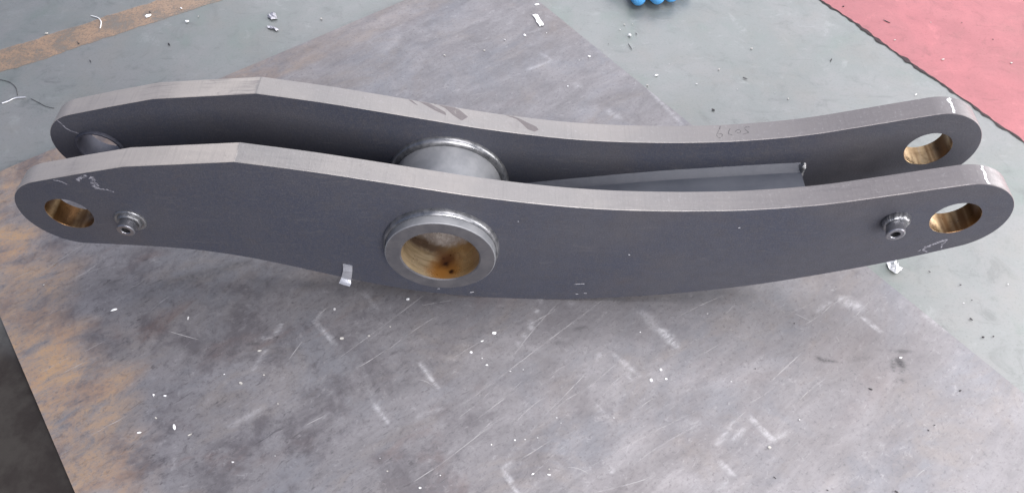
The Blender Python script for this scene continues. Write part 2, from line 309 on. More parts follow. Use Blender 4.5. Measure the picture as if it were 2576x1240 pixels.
SCUFFS = [[[-221.3, -39.3], [-193.4, -68.9], 2.4, 0.8], [[-217.0, -28.2], [-221.3, -39.3], 1.0, 0.5], [[-173.0, 1.1], [-154.1, -20.7], 2.0, 0.45], [[-98.9, -86.9], [-77.3, -115.8], 2.0, 0.9], [[-145.9, -132.3], [-124.4, -156.3], 2.6, 0.8], [[-277.4, -102.8], [-267.0, -77.6], 3.0, 0.55], [[-262.1, -57.7], [-257.7, -44.4], 1.4, 0.7], [[-275.2, -63.4], [-262.2, -62.1], 1.2, 0.7], [[-96.4, -149.1], [-69.5, -137.7], 0.8, 0.4], [[-151.6, -119.7], [-132.6, -144.3], 8.0, 0.2], [[-285.5, -166.5], [-256.1, -144.9], 5.0, 0.35], [[-213.0, -167.7], [-186.0, -148.4], 6.0, 0.25], [[30.2, 0.6], [30.3, -3.7], 3.2, 0.8], [[27.2, -14.5], [25.1, -18.3], 3.2, 0.9], [[21.7, -29.5], [20.1, -34.4], 2.8, 0.9], [[22.2, -36.7], [20.2, -38.4], 2.4, 0.8], [[14.1, -46.6], [12.1, -50.2], 2.8, 0.8], [[7.8, -58.8], [8.2, -59.7], 2.0, 0.6], [[165.8, -34.5], [182.6, -55.1], 9.0, 0.75], [[146.5, -13.4], [167.7, -36.8], 12.0, 0.35], [[112.2, -68.3], [138.9, -93.6], 4.0, 0.6], [[98.0, -67.7], [94.7, -73.6], 0.8, 0.6], [[90.8, -128.5], [97.3, -136.6], 1.2, 0.6], [[-4.9, -200.9], [10.5, -224.5], 3.2, 0.85], [[-4.0, -200.0], [2.2, -193.1], 1.2, 0.6], [[212.8, -185.3], [224.3, -198.6], 3.0, 0.7], [[250.1, -136.0], [272.0, -161.6], 3.6, 0.8], [[125.2, -89.3], [128.9, -100.2], 1.2, 0.4], [[229.1, -162.2], [244.5, -147.5], 1.4, 0.6], [[211.3, -167.8], [234.0, -140.7], 1.0, 0.5], [[175.4, -149.1], [195.1, -144.2], 12.0, 0.25], [[103.3, -195.1], [103.0, -200.8], 1.6, 0.5], [[207.3, -213.7], [217.4, -206.0], 4.0, 0.4], [[62.2, -3.1], [68.6, -2.8], 8.0, 0.35], [[473.5, 6.9], [513.1, -38.8], 2.0, 1.0], [[524.1, -53.8], [527.5, -57.0], 1.6, 0.9], [[535.3, -67.4], [543.5, -75.8], 1.6, 0.9], [[398.5, -10.0], [413.9, -27.7], 3.1, 0.8], [[378.1, 14.2], [399.4, 3.9], 12.2, 0.5], [[250.4, -136.0], [269.7, -161.2], 4.0, 0.7], [[269.7, -161.2], [286.3, -150.5], 1.3, 0.5], [[470.3, -4.3], [490.6, -22.5], 8.9, 0.3], [[376.8, -161.6], [383.1, -161.3], 1.3, 0.3], [[345.9, -3.9], [365.5, 10.9], 1.1, 0.5], [[27.7, 430.8], [44.9, 416.0], 2.7, 0.35], [[7.7, 393.6], [44.9, 416.0], 0.7, 0.5], [[74.9, 367.0], [85.9, 361.0], 10.1, 0.25], [[179.2, 365.6], [222.9, 292.5], 4.4, 0.5], [[41.4, 537.1], [122.2, 437.4], 3.0, 0.2], [[123.6, 312.1], [138.0, 300.6], 10.1, 0.35]]
DARKS = [[[335.7, -65.1], [354.4, -66.9], 3.1, 0.8], [[418.0, -51.6], [443.0, -51.9], 1.8, 0.6], [[423.0, -62.9], [427.7, -70.3], 8.0, 0.95], [[416.9, -64.4], [415.9, -77.0], 1.8, 0.7], [[425.6, -74.2], [423.0, -79.7], 1.8, 0.6], [[422.0, -87.4], [422.3, -87.9], 2.4, 0.85], [[336.4, -61.3], [337.4, -67.6], 1.8, 0.7], [[405.4, 54.5], [405.6, 50.0], 5.8, 0.35], [[376.1, 26.9], [372.5, 21.1], 4.0, 0.4], [[404.6, -50.9], [409.2, -50.7], 1.8, 0.3], [[369.2, -66.3], [393.2, -60.3], 4.9, 0.2], [[-290.7, -71.6], [-276.8, -69.9], 1.4, 0.6], [[-240.2, -69.6], [-228.6, -87.5], 2.8, 0.2], [[67.9, -38.4], [82.6, -34.2], 1.6, 0.6], [[47.1, -55.8], [57.4, -57.8], 2.0, 0.4], [[-415.7, -5.6], [-314.4, 38.2], 14.0, 0.35], [[-473.6, 3.9], [-413.0, -14.3], 11.7, 0.2]]
HAIRS = [[[-37.1, -123.9], [102.8, 2.4]], [[0.5, -76.2], [53.7, -0.9]], [[36.3, -142.0], [89.4, -81.7]], [[-34.5, -169.0], [-12.7, -145.9]], [[87.8, -129.6], [125.2, -88.1]], [[4.8, -153.5], [37.2, -121.0]], [[0.5, -197.9], [46.8, -166.0]], [[86.6, -220.9], [148.1, -201.9]], [[126.7, -190.4], [192.7, -148.4]], [[-35.6, -150.9], [9.5, -111.3]], [[48.9, -133.2], [72.5, -115.4]], [[134.3, -132.1], [150.9, -118.8]], [[183.9, -19.2], [240.7, 13.1]], [[188.2, -80.1], [232.6, -48.4]], [[59.7, -196.7], [79.9, -202.5]], [[80.5, -110.7], [113.6, -79.6]], [[20.1, -33.2], [47.2, -14.9]], [[233.7, -142.8], [247.2, -129.8]], [[-17.2, -131.6], [11.3, -104.7]], [[-188.6, -85.9], [-104.4, -1.1]], [[-221.5, -38.1], [-209.9, -20.5]], [[-137.7, -74.8], [-77.2, -20.0]], [[-166.9, -96.2], [-138.0, -72.5]], [[-68.1, -199.5], [-9.9, -147.9]], [[-92.1, -217.2], [-68.1, -199.5]], [[-51.4, -147.4], [-11.5, -105.6]], [[-240.6, -87.9], [-230.7, -65.8]], [[-159.5, -64.1], [-137.7, -41.9]], [[-210.0, -163.6], [-189.4, -150.6]], [[-103.2, -13.6], [-51.0, -1.5]], [[-97.9, -106.8], [-83.5, -112.8]], [[-48.6, -132.8], [-22.6, -106.0]], [[330.8, -20.8], [367.3, 8.1]], [[278.8, -94.7], [332.5, -47.3]], [[252.9, -119.6], [282.4, -99.4]], [[321.7, -7.6], [338.4, -17.8]], [[-66.9, 321.6], [-46.3, 344.8]], [[-43.0, 367.7], [-19.6, 402.4]], [[73.8, 303.6], [95.7, 317.0]], [[25.7, 397.9], [46.1, 416.0]], [[6.1, 478.3], [27.3, 484.9]], [[-110.3, 348.1], [-96.7, 371.7]], [[-72.0, 333.9], [-48.3, 341.5]], [[52.4, 308.7], [69.8, 321.9]], [[-474.9, -112.5], [-457.8, -98.9]], [[-380.3, -58.4], [-344.2, -67.8]], [[-507.8, 8.5], [-489.5, 27.6]]]
SEAM = [[474.2, 592.5], [493.8, 568.0], [514.4, 540.5], [529.0, 518.7], [544.7, 494.0], [560.4, 471.6], [575.7, 449.7], [590.8, 428.3], [609.2, 406.0], [623.0, 384.0], [642.8, 357.0], [656.0, 336.2], [672.8, 310.5], [684.3, 298.7], [691.2, 285.5]]
ORANGE_LO = [[-746.7, 355.3], [-668.3, 407.0], [-603.2, 452.6], [-535.0, 500.5], [-473.9, 541.4]]
ORANGE_HI = [[-766.6, 402.0], [-700.9, 439.6], [-661.0, 470.7], [-603.4, 517.2], [-577.3, 535.9]]
CHIPS = [["s", 20.2, 546.6, 9.4, 3.6, 15, "w"], ["s", 3.0, 470.6, 6.0, 4.0, -55, "w"], ["s", 36.1, 478.0, 2.4, 3.8, 0, "w"], ["s", -26.9, 458.4, 3.1, 5.0, 80, "w"], ["s", 99.1, 426.9, 5.0, 4.0, 10, "w"], ["s", 84.2, 417.7, 2.6, 1.8, 0, "w"], ["f", 163.1, 485.2, 6.2, 6.1, 0, "w"], ["f", 149.2, 498.5, 2.6, 2.8, 0, "w"], ["f", 156.8, 511.4, 4.4, 1.8, -40, "p"], ["f", 196.8, 396.2, 7.0, 2.2, 30, "w"], ["f", 217.6, 421.7, 1.4, 1.8, 0, "w"], ["f", 162.1, 459.4, 18.6, 1.2, -68, "d"], ["f", 173.4, 489.4, 8.0, 1.1, -70, "d"], ["f", 129.7, 463.3, 1.5, 1.4, 0, "d"], ["f", 169.1, 512.9, 2.6, 1.8, -30, "p"], ["s", -56.3, 432.5, 3.7, 2.9, 0, "p"], ["s", 66.6, 360.7, 2.6, 2.8, 0, "w"], ["s", -113.9, 418.3, 3.7, 2.9, 0, "p"], ["f", 197.1, 396.5, 6.9, 2.9, 25, "w"], ["f", 181.9, 374.1, 4.0, 2.5, -30, "p"], ["f", 253.2, 380.9, 2.6, 1.7, 0, "w"], ["f", 271.1, 327.1, 5.3, 2.2, -45, "d"], ["s", -202.1, -23.1, 3.4, 3.7, -60, "w"], ["s", -120.9, -6.1, 5.0, 3.2, 20, "w"], ["s", -20.3, -46.8, 5.9, 3.7, 20, "w"], ["s", -44.5, -72.0, 4.4, 2.8, 10, "w"], ["s", -32.0, -78.6, 2.4, 2.3, 0, "w"], ["s", -26.5, -86.7, 3.6, 2.3, 0, "w"], ["s", -33.1, -57.4, 4.4, 1.5, 25, "w"], ["s", -136.5, -43.1, 2.8, 2.3, 20, "p"], ["s", -187.7, -60.5, 6.3, 3.7, 0, "p"], ["s", -241.6, -140.1, 2.3, 1.9, -50, "p"], ["s", -272.5, -203.8, 2.5, 2.0, 0, "w"], ["s", -232.6, -196.0, 1.8, 1.8, 0, "w"], ["s", -85.1, -222.9, 3.6, 2.3, 0, "w"], ["s", -66.3, -209.8, 2.3, 1.7, 0, "w"], ["s", -17.4, -176.3, 1.7, 2.9, 0, "w"], ["s", -118.9, -207.4, 2.7, 1.9, 0, "p"], ["s", -263.3, -107.8, 3.4, 2.1, 0, "p"], ["s", -285.6, -118.4, 5.6, 3.5, -20, "p"], ["s", -274.4, -79.1, 5.6, 2.3, 15, "p"], ["s", -127.9, -194.6, 1.6, 1.4, 0, "w"], ["s", -158.6, -55.9, 3.4, 2.1, 0, "p"], ["s", -305.8, -108.8, 2.0, 1.5, 0, "w"], ["s", 161.6, -84.9, 3.6, 3.2, 0, "w"], ["s", 150.2, -97.8, 4.0, 3.8, -40, "w"], ["s", 166.7, -95.6, 4.0, 2.3, 0, "w"], ["s", 108.2, -142.6, 2.7, 2.1, 0, "w"], ["s", 48.8, -144.6, 2.3, 1.4, 0, "w"], ["s", 53.2, -150.2, 1.7, 1.7, 0, "w"], ["s", 29.4, -167.2, 2.3, 1.9, 0, "w"], ["s", 16.6, -169.5, 2.3, 1.9, 0, "w"], ["s", 6.2, -170.5, 2.7, 2.1, 0, "w"], ["s", 40.9, -205.1, 5.0, 2.0, 0, "w"], ["s", 25.0, -204.9, 3.8, 1.7, 35, "w"], ["s", 41.2, -199.6, 2.3, 2.4, 0, "p"], ["s", -17.1, -176.3, 2.7, 1.7, 60, "p"], ["s", 264.9, -168.8, 4.6, 3.8, 0, "p"], ["s", -1.0, -93.1, 2.8, 1.8, 0, "w"], ["s", 13.0, -90.8, 2.4, 1.5, 0, "w"], ["s", 142.6, -39.0, 2.1, 1.6, 0, "w"], ["s", 221.0, -11.6, 2.5, 1.3, 0, "w"], ["s", 236.3, -96.0, 2.4, 1.3, 0, "w"], ["s", 301.6, -137.3, 2.7, 2.6, 0, "w"], ["s", 427.2, -59.7, 4.6, 2.6, 0, "w"], ["s", 384.8, -99.1, 5.7, 1.9, -25, "d"], ["s", 318.1, -20.5, 2.1, 2.3, 0, "d"], ["s", 314.9, -210.7, 3.2, 1.5, -20, "d"], ["s", 441.5, -137.9, 2.9, 1.8, 0, "d"], ["s", 433.4, -143.9, 2.9, 1.3, -60, "d"], ["s", 481.0, -97.3, 4.0, 2.5, 20, "d"], ["s", 264.6, -79.7, 2.2, 2.2, 0, "d"], ["s", 382.9, -209.7, 4.6, 2.1, -30, "d"], ["s", 265.1, -200.0, 3.8, 1.3, -40, "d"], ["f", 523.8, 18.4, 3.1, 1.8, 10, "w"], ["f", 585.3, 46.9, 2.4, 3.0, 0, "w"], ["f", 525.6, -3.4, 4.8, 2.1, -50, "d"], ["f", 531.6, -26.7, 4.3, 2.7, 0, "d"], ["f", 543.7, -25.4, 3.2, 2.6, 0, "d"], ["f", 534.8, 22.8, 2.4, 1.8, 0, "d"], ["f", 528.2, 43.9, 3.5, 1.6, 0, "d"], ["f", 496.8, 61.6, 3.5, 1.6, -40, "d"], ["s", -448.8, -34.0, 8.6, 2.7, 25, "w"], ["s", -363.0, -41.5, 2.9, 7.2, 0, "w"], ["s", -372.9, -135.3, 3.1, 3.8, 40, "w"], ["s", -360.8, -135.6, 4.8, 2.2, -5, "w"], ["s", -341.2, -169.6, 7.9, 3.3, -70, "w"], ["s", -374.9, -176.7, 6.2, 1.9, 10, "w"], ["s", -323.2, -177.1, 6.2, 1.9, 30, "p"], ["s", -273.2, -203.9, 3.1, 2.8, -30, "w"], ["s", -362.7, -160.6, 3.5, 2.2, -40, "p"], ["s", -539.8, -3.9, 2.9, 1.5, 30, "p"], ["s", -305.4, -108.4, 1.8, 1.7, 0, "w"], ["f", -575.9, 493.3, 11.8, 5.8, 42, "w"], ["f", -531.7, 514.9, 6.0, 3.0, -50, "w"], ["f", -513.3, 483.3, 6.4, 5.0, 20, "w"], ["f", -714.0, 444.3, 6.4, 3.5, 30, "p"], ["f", -499.8, 496.3, 2.5, 5.3, 0, "p"], ["f", -311.3, 500.6, 3.8, 4.2, 0, "p"], ["f", -525.5, 429.1, 8.0, 2.5, -50, "d"], ["f", -627.5, 386.3, 9.2, 1.5, -52, "d"], ["f", -658.7, 424.5, 9.2, 1.5, -45, "d"], ["f", -576.9, 503.3, 5.5, 1.8, -40, "d"], ["f", 461.5, 443.9, 8.8, 2.2, 62, "d"], ["f", 569.0, 540.6, 15.4, 1.9, -40, "d"], ["f", 568.2, 373.9, 6.3, 1.6, 45, "w"], ["f", 630.6, 453.1, 7.1, 2.4, 25, "p"], ["f", 732.0, 450.3, 4.8, 2.8, 20, "p"], ["f", 345.6, 463.9, 4.6, 2.6, 0, "p"], ["f", 290.1, 413.9, 4.2, 2.4, 20, "p"], ["f", 325.9, 396.5, 8.4, 2.1, -30, "d"], ["f", 381.3, 356.0, 2.8, 4.0, 0, "p"], ["f", 271.2, 328.5, 5.6, 2.5, -30, "d"], ["f", 254.2, 380.9, 2.9, 1.8, 0, "w"], ["f", 311.2, 372.3, 1.8, 1.8, 0, "w"], ["f", 364.2, 367.8, 1.6, 2.0, 0, "w"], ["f", 723.1, 504.9, 2.6, 3.9, 0, "d"], ["f", 687.5, 543.3, 2.3, 2.3, 0, "d"], ["f", 508.9, 575.3, 3.7, 2.6, 0, "d"], ["f", 569.8, 495.3, 4.8, 1.9, 20, "p"], ["f", 638.5, 541.8, 3.1, 1.7, 0, "p"]]
PAPER = [[14.2, 519.2], [18.9, 521.2], [22.7, 520.4], [25.4, 510.0], [28.6, 502.7], [31.5, 498.3], [31.0, 494.0], [27.6, 493.8], [25.8, 492.0], [23.4, 497.4], [20.2, 501.4], [18.5, 509.7]]
FOIL_R = [[448.0, 72.6], [455.7, 74.5], [456.6, 70.5], [460.4, 67.5], [465.0, 65.3], [461.3, 61.2], [455.9, 57.8], [453.5, 56.4], [451.7, 59.2], [449.2, 62.2], [447.8, 67.0]]
FOIL_L = [[-394.3, 502.7], [-392.0, 504.0], [-391.4, 510.0], [-386.3, 510.9], [-383.7, 509.2], [-379.5, 499.9], [-378.0, 496.4], [-386.5, 494.2], [-389.6, 498.1], [-393.3, 500.0]]
STRIP_L = [[-389.6, 479.3], [-383.9, 479.0], [-378.5, 475.8], [-372.7, 473.2], [-370.7, 470.5], [-373.1, 468.0], [-377.6, 471.8], [-382.6, 472.7], [-387.3, 474.2]]
THREADS = {"bright": [[-716.8, 293.4], [-709.7, 297.3], [-705.4, 303.5], [-699.3, 305.8], [-689.2, 306.8]], "curl": [[-663.7, 489.7], [-656.8, 488.0], [-649.3, 484.5], [-642.8, 476.5], [-640.0, 466.9], [-639.2, 460.4]], "dark1": [[-740.6, 341.1], [-728.1, 338.9], [-716.0, 331.0], [-708.8, 322.9], [-702.8, 310.7]], "dark2": [[-681.4, 304.8], [-664.7, 296.1], [-654.7, 289.8], [-642.5, 287.7]]}
FLOOR_Z = -0.006          # the sheet is 6 mm thick; its top is Z = 0

# ------------------------------------------------------------------ ground
def grid(name, x0, x1, y0, y1, z, mat, n=1):
    return mesh_obj(name, [(x0, y0, z), (x1, y0, z), (x1, y1, z), (x0, y1, z)], [(0, 1, 2, 3)], mat)
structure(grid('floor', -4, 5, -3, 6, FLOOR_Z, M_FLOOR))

def extend(pl, d):
    p = [Vector(q) for q in pl]
    return [p[0] + (p[0] - p[-1]).normalized() * d] + p + [p[-1] + (p[-1] - p[0]).normalized() * d]
seam = [Vector((x, y)) * MM for x, y in SEAM]
e0 = seam[0] + (seam[0] - seam[-1]).normalized() * 2.2; e1 = seam[-1] + (seam[-1] - seam[0]).normalized() * 1.6
side = Vector((0.83, 0.55))
pl = [e0] + seam + [e1]
structure(mesh_obj('red_floor', [(p.x, p.y, FLOOR_Z + 0.0006) for p in pl] + [(p.x + side.x * 3, p.y + side.y * 3, FLOOR_Z + 0.0006) for p in reversed(pl)],
                   [tuple(range(2 * len(pl)))][::-1], M_RED))
# the dark open joint between the two paints: a ragged strip
def ragged(pl, w, step=0.002, amp=0.5, seed=0, freq=90):
    pts = []
    for a, b in zip(pl[:-1], pl[1:]):
        n = max(1, int((b - a).length / step))
        pts += [a.lerp(b, k / n) for k in range(n)]
    pts.append(pl[-1])
    L, Rr = [], []
    for i, p in enumerate(pts):
        d = (pts[min(i + 1, len(pts) - 1)] - pts[max(i - 1, 0)]).normalized(); nn = Vector((-d.y, d.x))
        a = mnoise.noise((p.x * freq, p.y * freq, seed)); b = mnoise.noise((p.x * freq, p.y * freq, seed + 9))
        c = mnoise.noise((p.x * 18, p.y * 18, seed + 4))
        k = w * (0.75 + 0.9 * c)
        L.append(p + nn * max(0.05 * w, k * (0.5 + amp * a))); Rr.append(p - nn * max(0.05 * w, k * (0.5 + amp * b)))
    return L, Rr
def strip_mesh(name, L, Rr, z, mat, parent=None):
    n = len(L)
    return mesh_obj(name, [(p.x, p.y, z) for p in L] + [(p.x, p.y, z) for p in Rr], [(i, i + n, i + n + 1, i + 1) for i in range(n - 1)], mat, parent)
L, Rr = ragged([seam[0] + (seam[0] - seam[-1]).normalized() * .6] + seam + [seam[-1] + (seam[-1] - seam[0]).normalized() * .5], 0.0042, amp=1.1, seed=2)
structure(strip_mesh('floor_joint', L, Rr, FLOOR_Z + 0.0011, M_JOINT))

# the worn orange line painted on the floor
s = NT('worn_orange_line')
nz = s.noise(24, 5, 0.7, None, 0.4); fz = s.noise(300, 4, 0.75)
M_STRIPE = s.set(s.mix(s.ramp(nz, 0.38, 0.66), (0.37, 0.245, 0.160), (0.275, 0.205, 0.150)), 0.42, 0.0, 0.6,
                 s.math('MULTIPLY', s.ramp(nz, 0.76, 0.36, 0.25, 0.85), s.ramp(fz, 0.70, 0.45, 0.4, 0.95)))
lo = [Vector(p) * MM for p in ORANGE_LO]; hi = [Vector(p) * MM for p in ORANGE_HI]
d = (lo[-1] - lo[0]).normalized()
def resamp(pl, n, ext):
    a, b = pl[0] - d * ext, pl[-1] + d * ext
    out = []
    for k in range(n):
        p = a.lerp(b, k / (n - 1)); nn = Vector((-d.y, d.x))
        out.append(p + nn * (0.004 * mnoise.noise((p.x * 22, p.y * 22, 3)) + 0.002 * mnoise.noise((p.x * 90, p.y * 90, 5))))
    return out
structure(strip_mesh('painted_line', resamp(hi, 240, 0.75), resamp(lo, 240, 0.75), FLOOR_Z + 0.0005, M_STRIPE))

# ------------------------------------------------------------------ steel sheet lying on the floor
TH = math.radians(38.8)
U = np.array([math.cos(TH), math.sin(TH)]); V = np.array([math.sin(TH), -math.cos(TH)])
U0, U1, V0, V1 = -0.4752, 0.3668, -0.544, 0.68
def to_uv(p): p = np.array(p, float) * MM; return np.array([p @ U, p @ V])
def sheet():
    st = 0.003
    nu = int((U1 - U0) / st) + 1; nv = int((V1 - V0) / st) + 1
    us = np.linspace(0, U1 - U0, nu); vs_ = np.linspace(0, V1 - V0, nv)
    uu, vv = np.meshgrid(us, vs_, indexing='ij')
    x = uu.ravel(); y = -vv.ravel()
    n = len(x)
    # slightly uneven, rusted edges
    rng = np.random.RandomState(3)
    top = np.stack([x, y, np.zeros(n)], 1)
    idx = np.arange(n).reshape(nu, nv)
    q = np.stack([idx[:-1, :-1], idx[:-1, 1:], idx[1:, 1:], idx[1:, :-1]], -1).reshape(-1, 4)
    bd = np.concatenate([idx[:, 0], idx[-1, 1:], idx[-2::-1, -1], idx[0, -2:0:-1]])
    w = top[bd].copy(); w[:, 2] = -0.0058
    k = len(bd); lowi = np.arange(n, n + k)
    sd = np.stack([bd, np.roll(bd, -1), np.roll(lowi, -1), lowi], 1)
    verts = np.vstack([top, w]); faces = np.vstack([q, sd])
    me = bpy.data.meshes.new('steel_sheet'); me.from_pydata(verts, [], faces.tolist())
    me.materials.append(M_SHEET)
    # wear masks: R old orange paint along the left edge, G pale scuffs, B dark stains
    a = uu.ravel() + U0; b = vv.ravel() + V0
    def strokes(lst, soft):
        out = np.zeros(n)
        for p, q_, wd, al in lst:
            p = to_uv(p); q_ = to_uv(q_); dv = q_ - p; L2 = max(dv @ dv, 1e-9)
            t = np.clip(((a - p[0]) * dv[0] + (b - p[1]) * dv[1]) / L2, 0, 1)
            dd = np.hypot(a - p[0] - t * dv[0], b - p[1] - t * dv[1])
            r = np.maximum(wd * MM * 0.5, 0.0016) * (0.45 + 0.75 * np.sin(np.pi * np.clip(t * 0.9 + 0.08, 0, 1))) if L2 > 1e-5 else max(wd * MM * 0.5, 0.0018)
            m = np.clip((r * (1 + soft) + 0.0012 - dd) / (r * soft * 2 + 0.0024), 0, 1) * al
            out = np.maximum(out, m)
        return out
    G = strokes(SCUFFS, 0.55); B = strokes(DARKS, 0.35)
    e = uu.ravel()                         # distance from the left edge
    wob = 0.012 * np.sin(b * 31) + 0.009 * np.sin(b * 73 + 1) + 0.006 * np.sin(b * 150 + 2)
    Rm = np.clip((0.092 + wob - e) / 0.045, 0, 1) * np.clip((b + 0.545) / 0.02, 0, 1)
    Rm *= 0.72 + 0.28 * np.clip(np.sin(b * 26 + 0.9) * 1.6 + 0.75, 0, 1)
    # old paint also along the far edge, thinner
    R2 = np.clip((0.055 + wob - vv.ravel()) / 0.02, 0, 1) * 0.55
    Rm = np.maximum(Rm, R2 * np.clip((0.62 - uu.ravel()) / 0.3, 0.25, 1))
    col = np.zeros((len(verts), 4), np.float32); col[:, 3] = 1
    col[:n, 0] = Rm; col[:n, 1] = G; col[:n, 2] = B
    at = me.attributes.new('wear', 'FLOAT_COLOR', 'POINT'); at.data.foreach_set('color', col.ravel())
    me.update()
    o = bpy.data.objects.new('steel_sheet', me); COL.objects.link(o)
    o.location = (U0 * U[0] + V0 * V[0], U0 * U[1] + V0 * V[1], 0); o.rotation_euler = (0, 0, TH)
    return o
SHEET = sheet()
tag(SHEET, 'large worn steel sheet with scuffs and old orange paint lying under the link arm', 'steel sheet')
# bright hairline scratches: fine ribbons, one part
hv, hf = [], []
rnd = random.Random(5)
inv = SHEET.matrix_basis.inverted()
def ribbon_pts(p, q, w, bow):
    d = (q - p); L = d.length; d = d / L; nn = Vector((-d.y, d.x)); out = []
    n = max(4, int(L / 0.006))
    for k in range(n + 1):
        t = k / n; c = p.lerp(q, t) + nn * bow * 4 * t * (1 - t)
        ww = w * (0.35 + 0.65 * math.sin(math.pi * min(1, max(0.02, t)))) * (0.7 + 0.5 * rnd.random())
        out.append((c + nn * ww / 2, c - nn * ww / 2))
    return out
def add_hair(p, q, w, bow=0.0):
    b = len(hv); pts = ribbon_pts(p, q, w, bow)
    for l, r in pts: hv.append(inv @ Vector((l.x, l.y, 0.0002))); hv.append(inv @ Vector((r.x, r.y, 0.0002)))
    for i in range(len(pts) - 1): hf.append((b + 2 * i, b + 2 * i + 1, b + 2 * i + 3, b + 2 * i + 2))
for p, q in HAIRS: add_hair(Vector(p) * MM, Vector(q) * MM, 0.0009, rnd.uniform(-.002, .002))
for k in range(70):
    u = rnd.uniform(U0 + 0.03, U1 - 0.03); v = rnd.uniform(V0 + 0.03, 0.5)
    if rnd.random() < 0.45 and v > 0: u = rnd.uniform(-0.1, U1 - 0.03)
    a = TH + rnd.gauss(0.02, 0.16); L = rnd.choice((0.02, 0.03, 0.05, 0.08, 0.13))
    c = Vector((u * U[0] + v * V[0], u * U[1] + v * V[1])); dd = Vector((math.cos(a), math.sin(a))) * L / 2
    pts = [c - dd, c + dd]
    ok = all(U0 < (np.array(p) @ U) < U1 and V0 < (np.array(p) @ V) < V1 for p in pts)
    if ok: add_hair(pts[0], pts[1], rnd.choice((0.00045, 0.0006, 0.0008)), rnd.uniform(-.002, .002))
sc = mesh_obj('scratches', hv, hf, M_SCRATCH, SHEET); sc['kind'] = 'stuff'

# ------------------------------------------------------------------ the link arm
T, S = 25.0, 92.0                     # plate thickness, spacing of the two plates (mm)
HL, HR, RH = (-454.0, 129.5), (425.0, 170.3), 22.8
BX, BZ = -77.4, 98.0                  # boss axis
def outline():
    def cat(pts,n,t0=None,t1=None):
        pts=[np.array(p,float) for p in pts];out=[]
        ext=[2*pts[0]-pts[1] if t0 is None else pts[0]-np.array(t0)]+pts+[2*pts[-1]-pts[-2] if t1 is None else pts[-1]+np.array(t1)]
        for i in range(1,len(ext)-2):
            p0,p1,p2,p3=ext[i-1:i+3]
            d=np.linalg.norm(p2-p1);m1=(p2-p0)/(np.linalg.norm(p2-p1)+np.linalg.norm(p1-p0))*d;m2=(p3-p1)/(np.linalg.norm(p3-p2)+np.linalg.norm(p2-p1))*d
            for k in range(n):
                u=k/n;out.append((2*u**3-3*u*u+1)*p1+(u**3-2*u*u+u)*m1+(-2*u**3+3*u*u)*p2+(u**3-u*u)*m2)
        return out
    o=[]
    for k in range(41):
        a=math.radians(105.8+(262-105.8)*k/40);o.append(np.array([-454+50.5*math.cos(a),-118.5+50.5*math.sin(a)]))
    a=math.radians(-61);e=(425+50.3*math.cos(a),-77.7+50.3*math.sin(a))
    o+=cat([o[-1],(-420,-169.2),(-377,-170.9),(-335,-175),(-293,-183.5),(-252,-196),(-210,-210.5),(-147,-230.5),(-98,-241.4),(-39,-247.4),(5,-248),(55,-246.4),(108,-240),(169,-229.2),(226,-215),(282,-197.5),(355,-168.5),(401,-147.5),e],5)[1:]
    for k in range(45):
        a=math.radians(-61+167*k/44);o.append(np.array([425+50.3*math.cos(a),-77.7+50.3*math.sin(a)]))
    o+=cat([o[-1],(380,-38.5),(358,-45.2),(294,-63.5),(229,-75),(178,-79.8),(143,-81.5),(90,-82),(37,-79),(-36,-70),(-91,-60.2),(-144,-50.4),(-197,-41),(-263,-31.5)],5)[1:]
    o+=[np.array((-263,-31.5)),np.array((-317,-37.5)),np.array((-371,-43.5)),np.array((-420,-56.4))]
    return np.array(o)+[0,248]

OL = outline()

LINK = empty('link_arm', (0, 0, 0))
tag(LINK, 'dark grey welded steel link arm of two curved side plates joined by a bored boss', 'machine part')

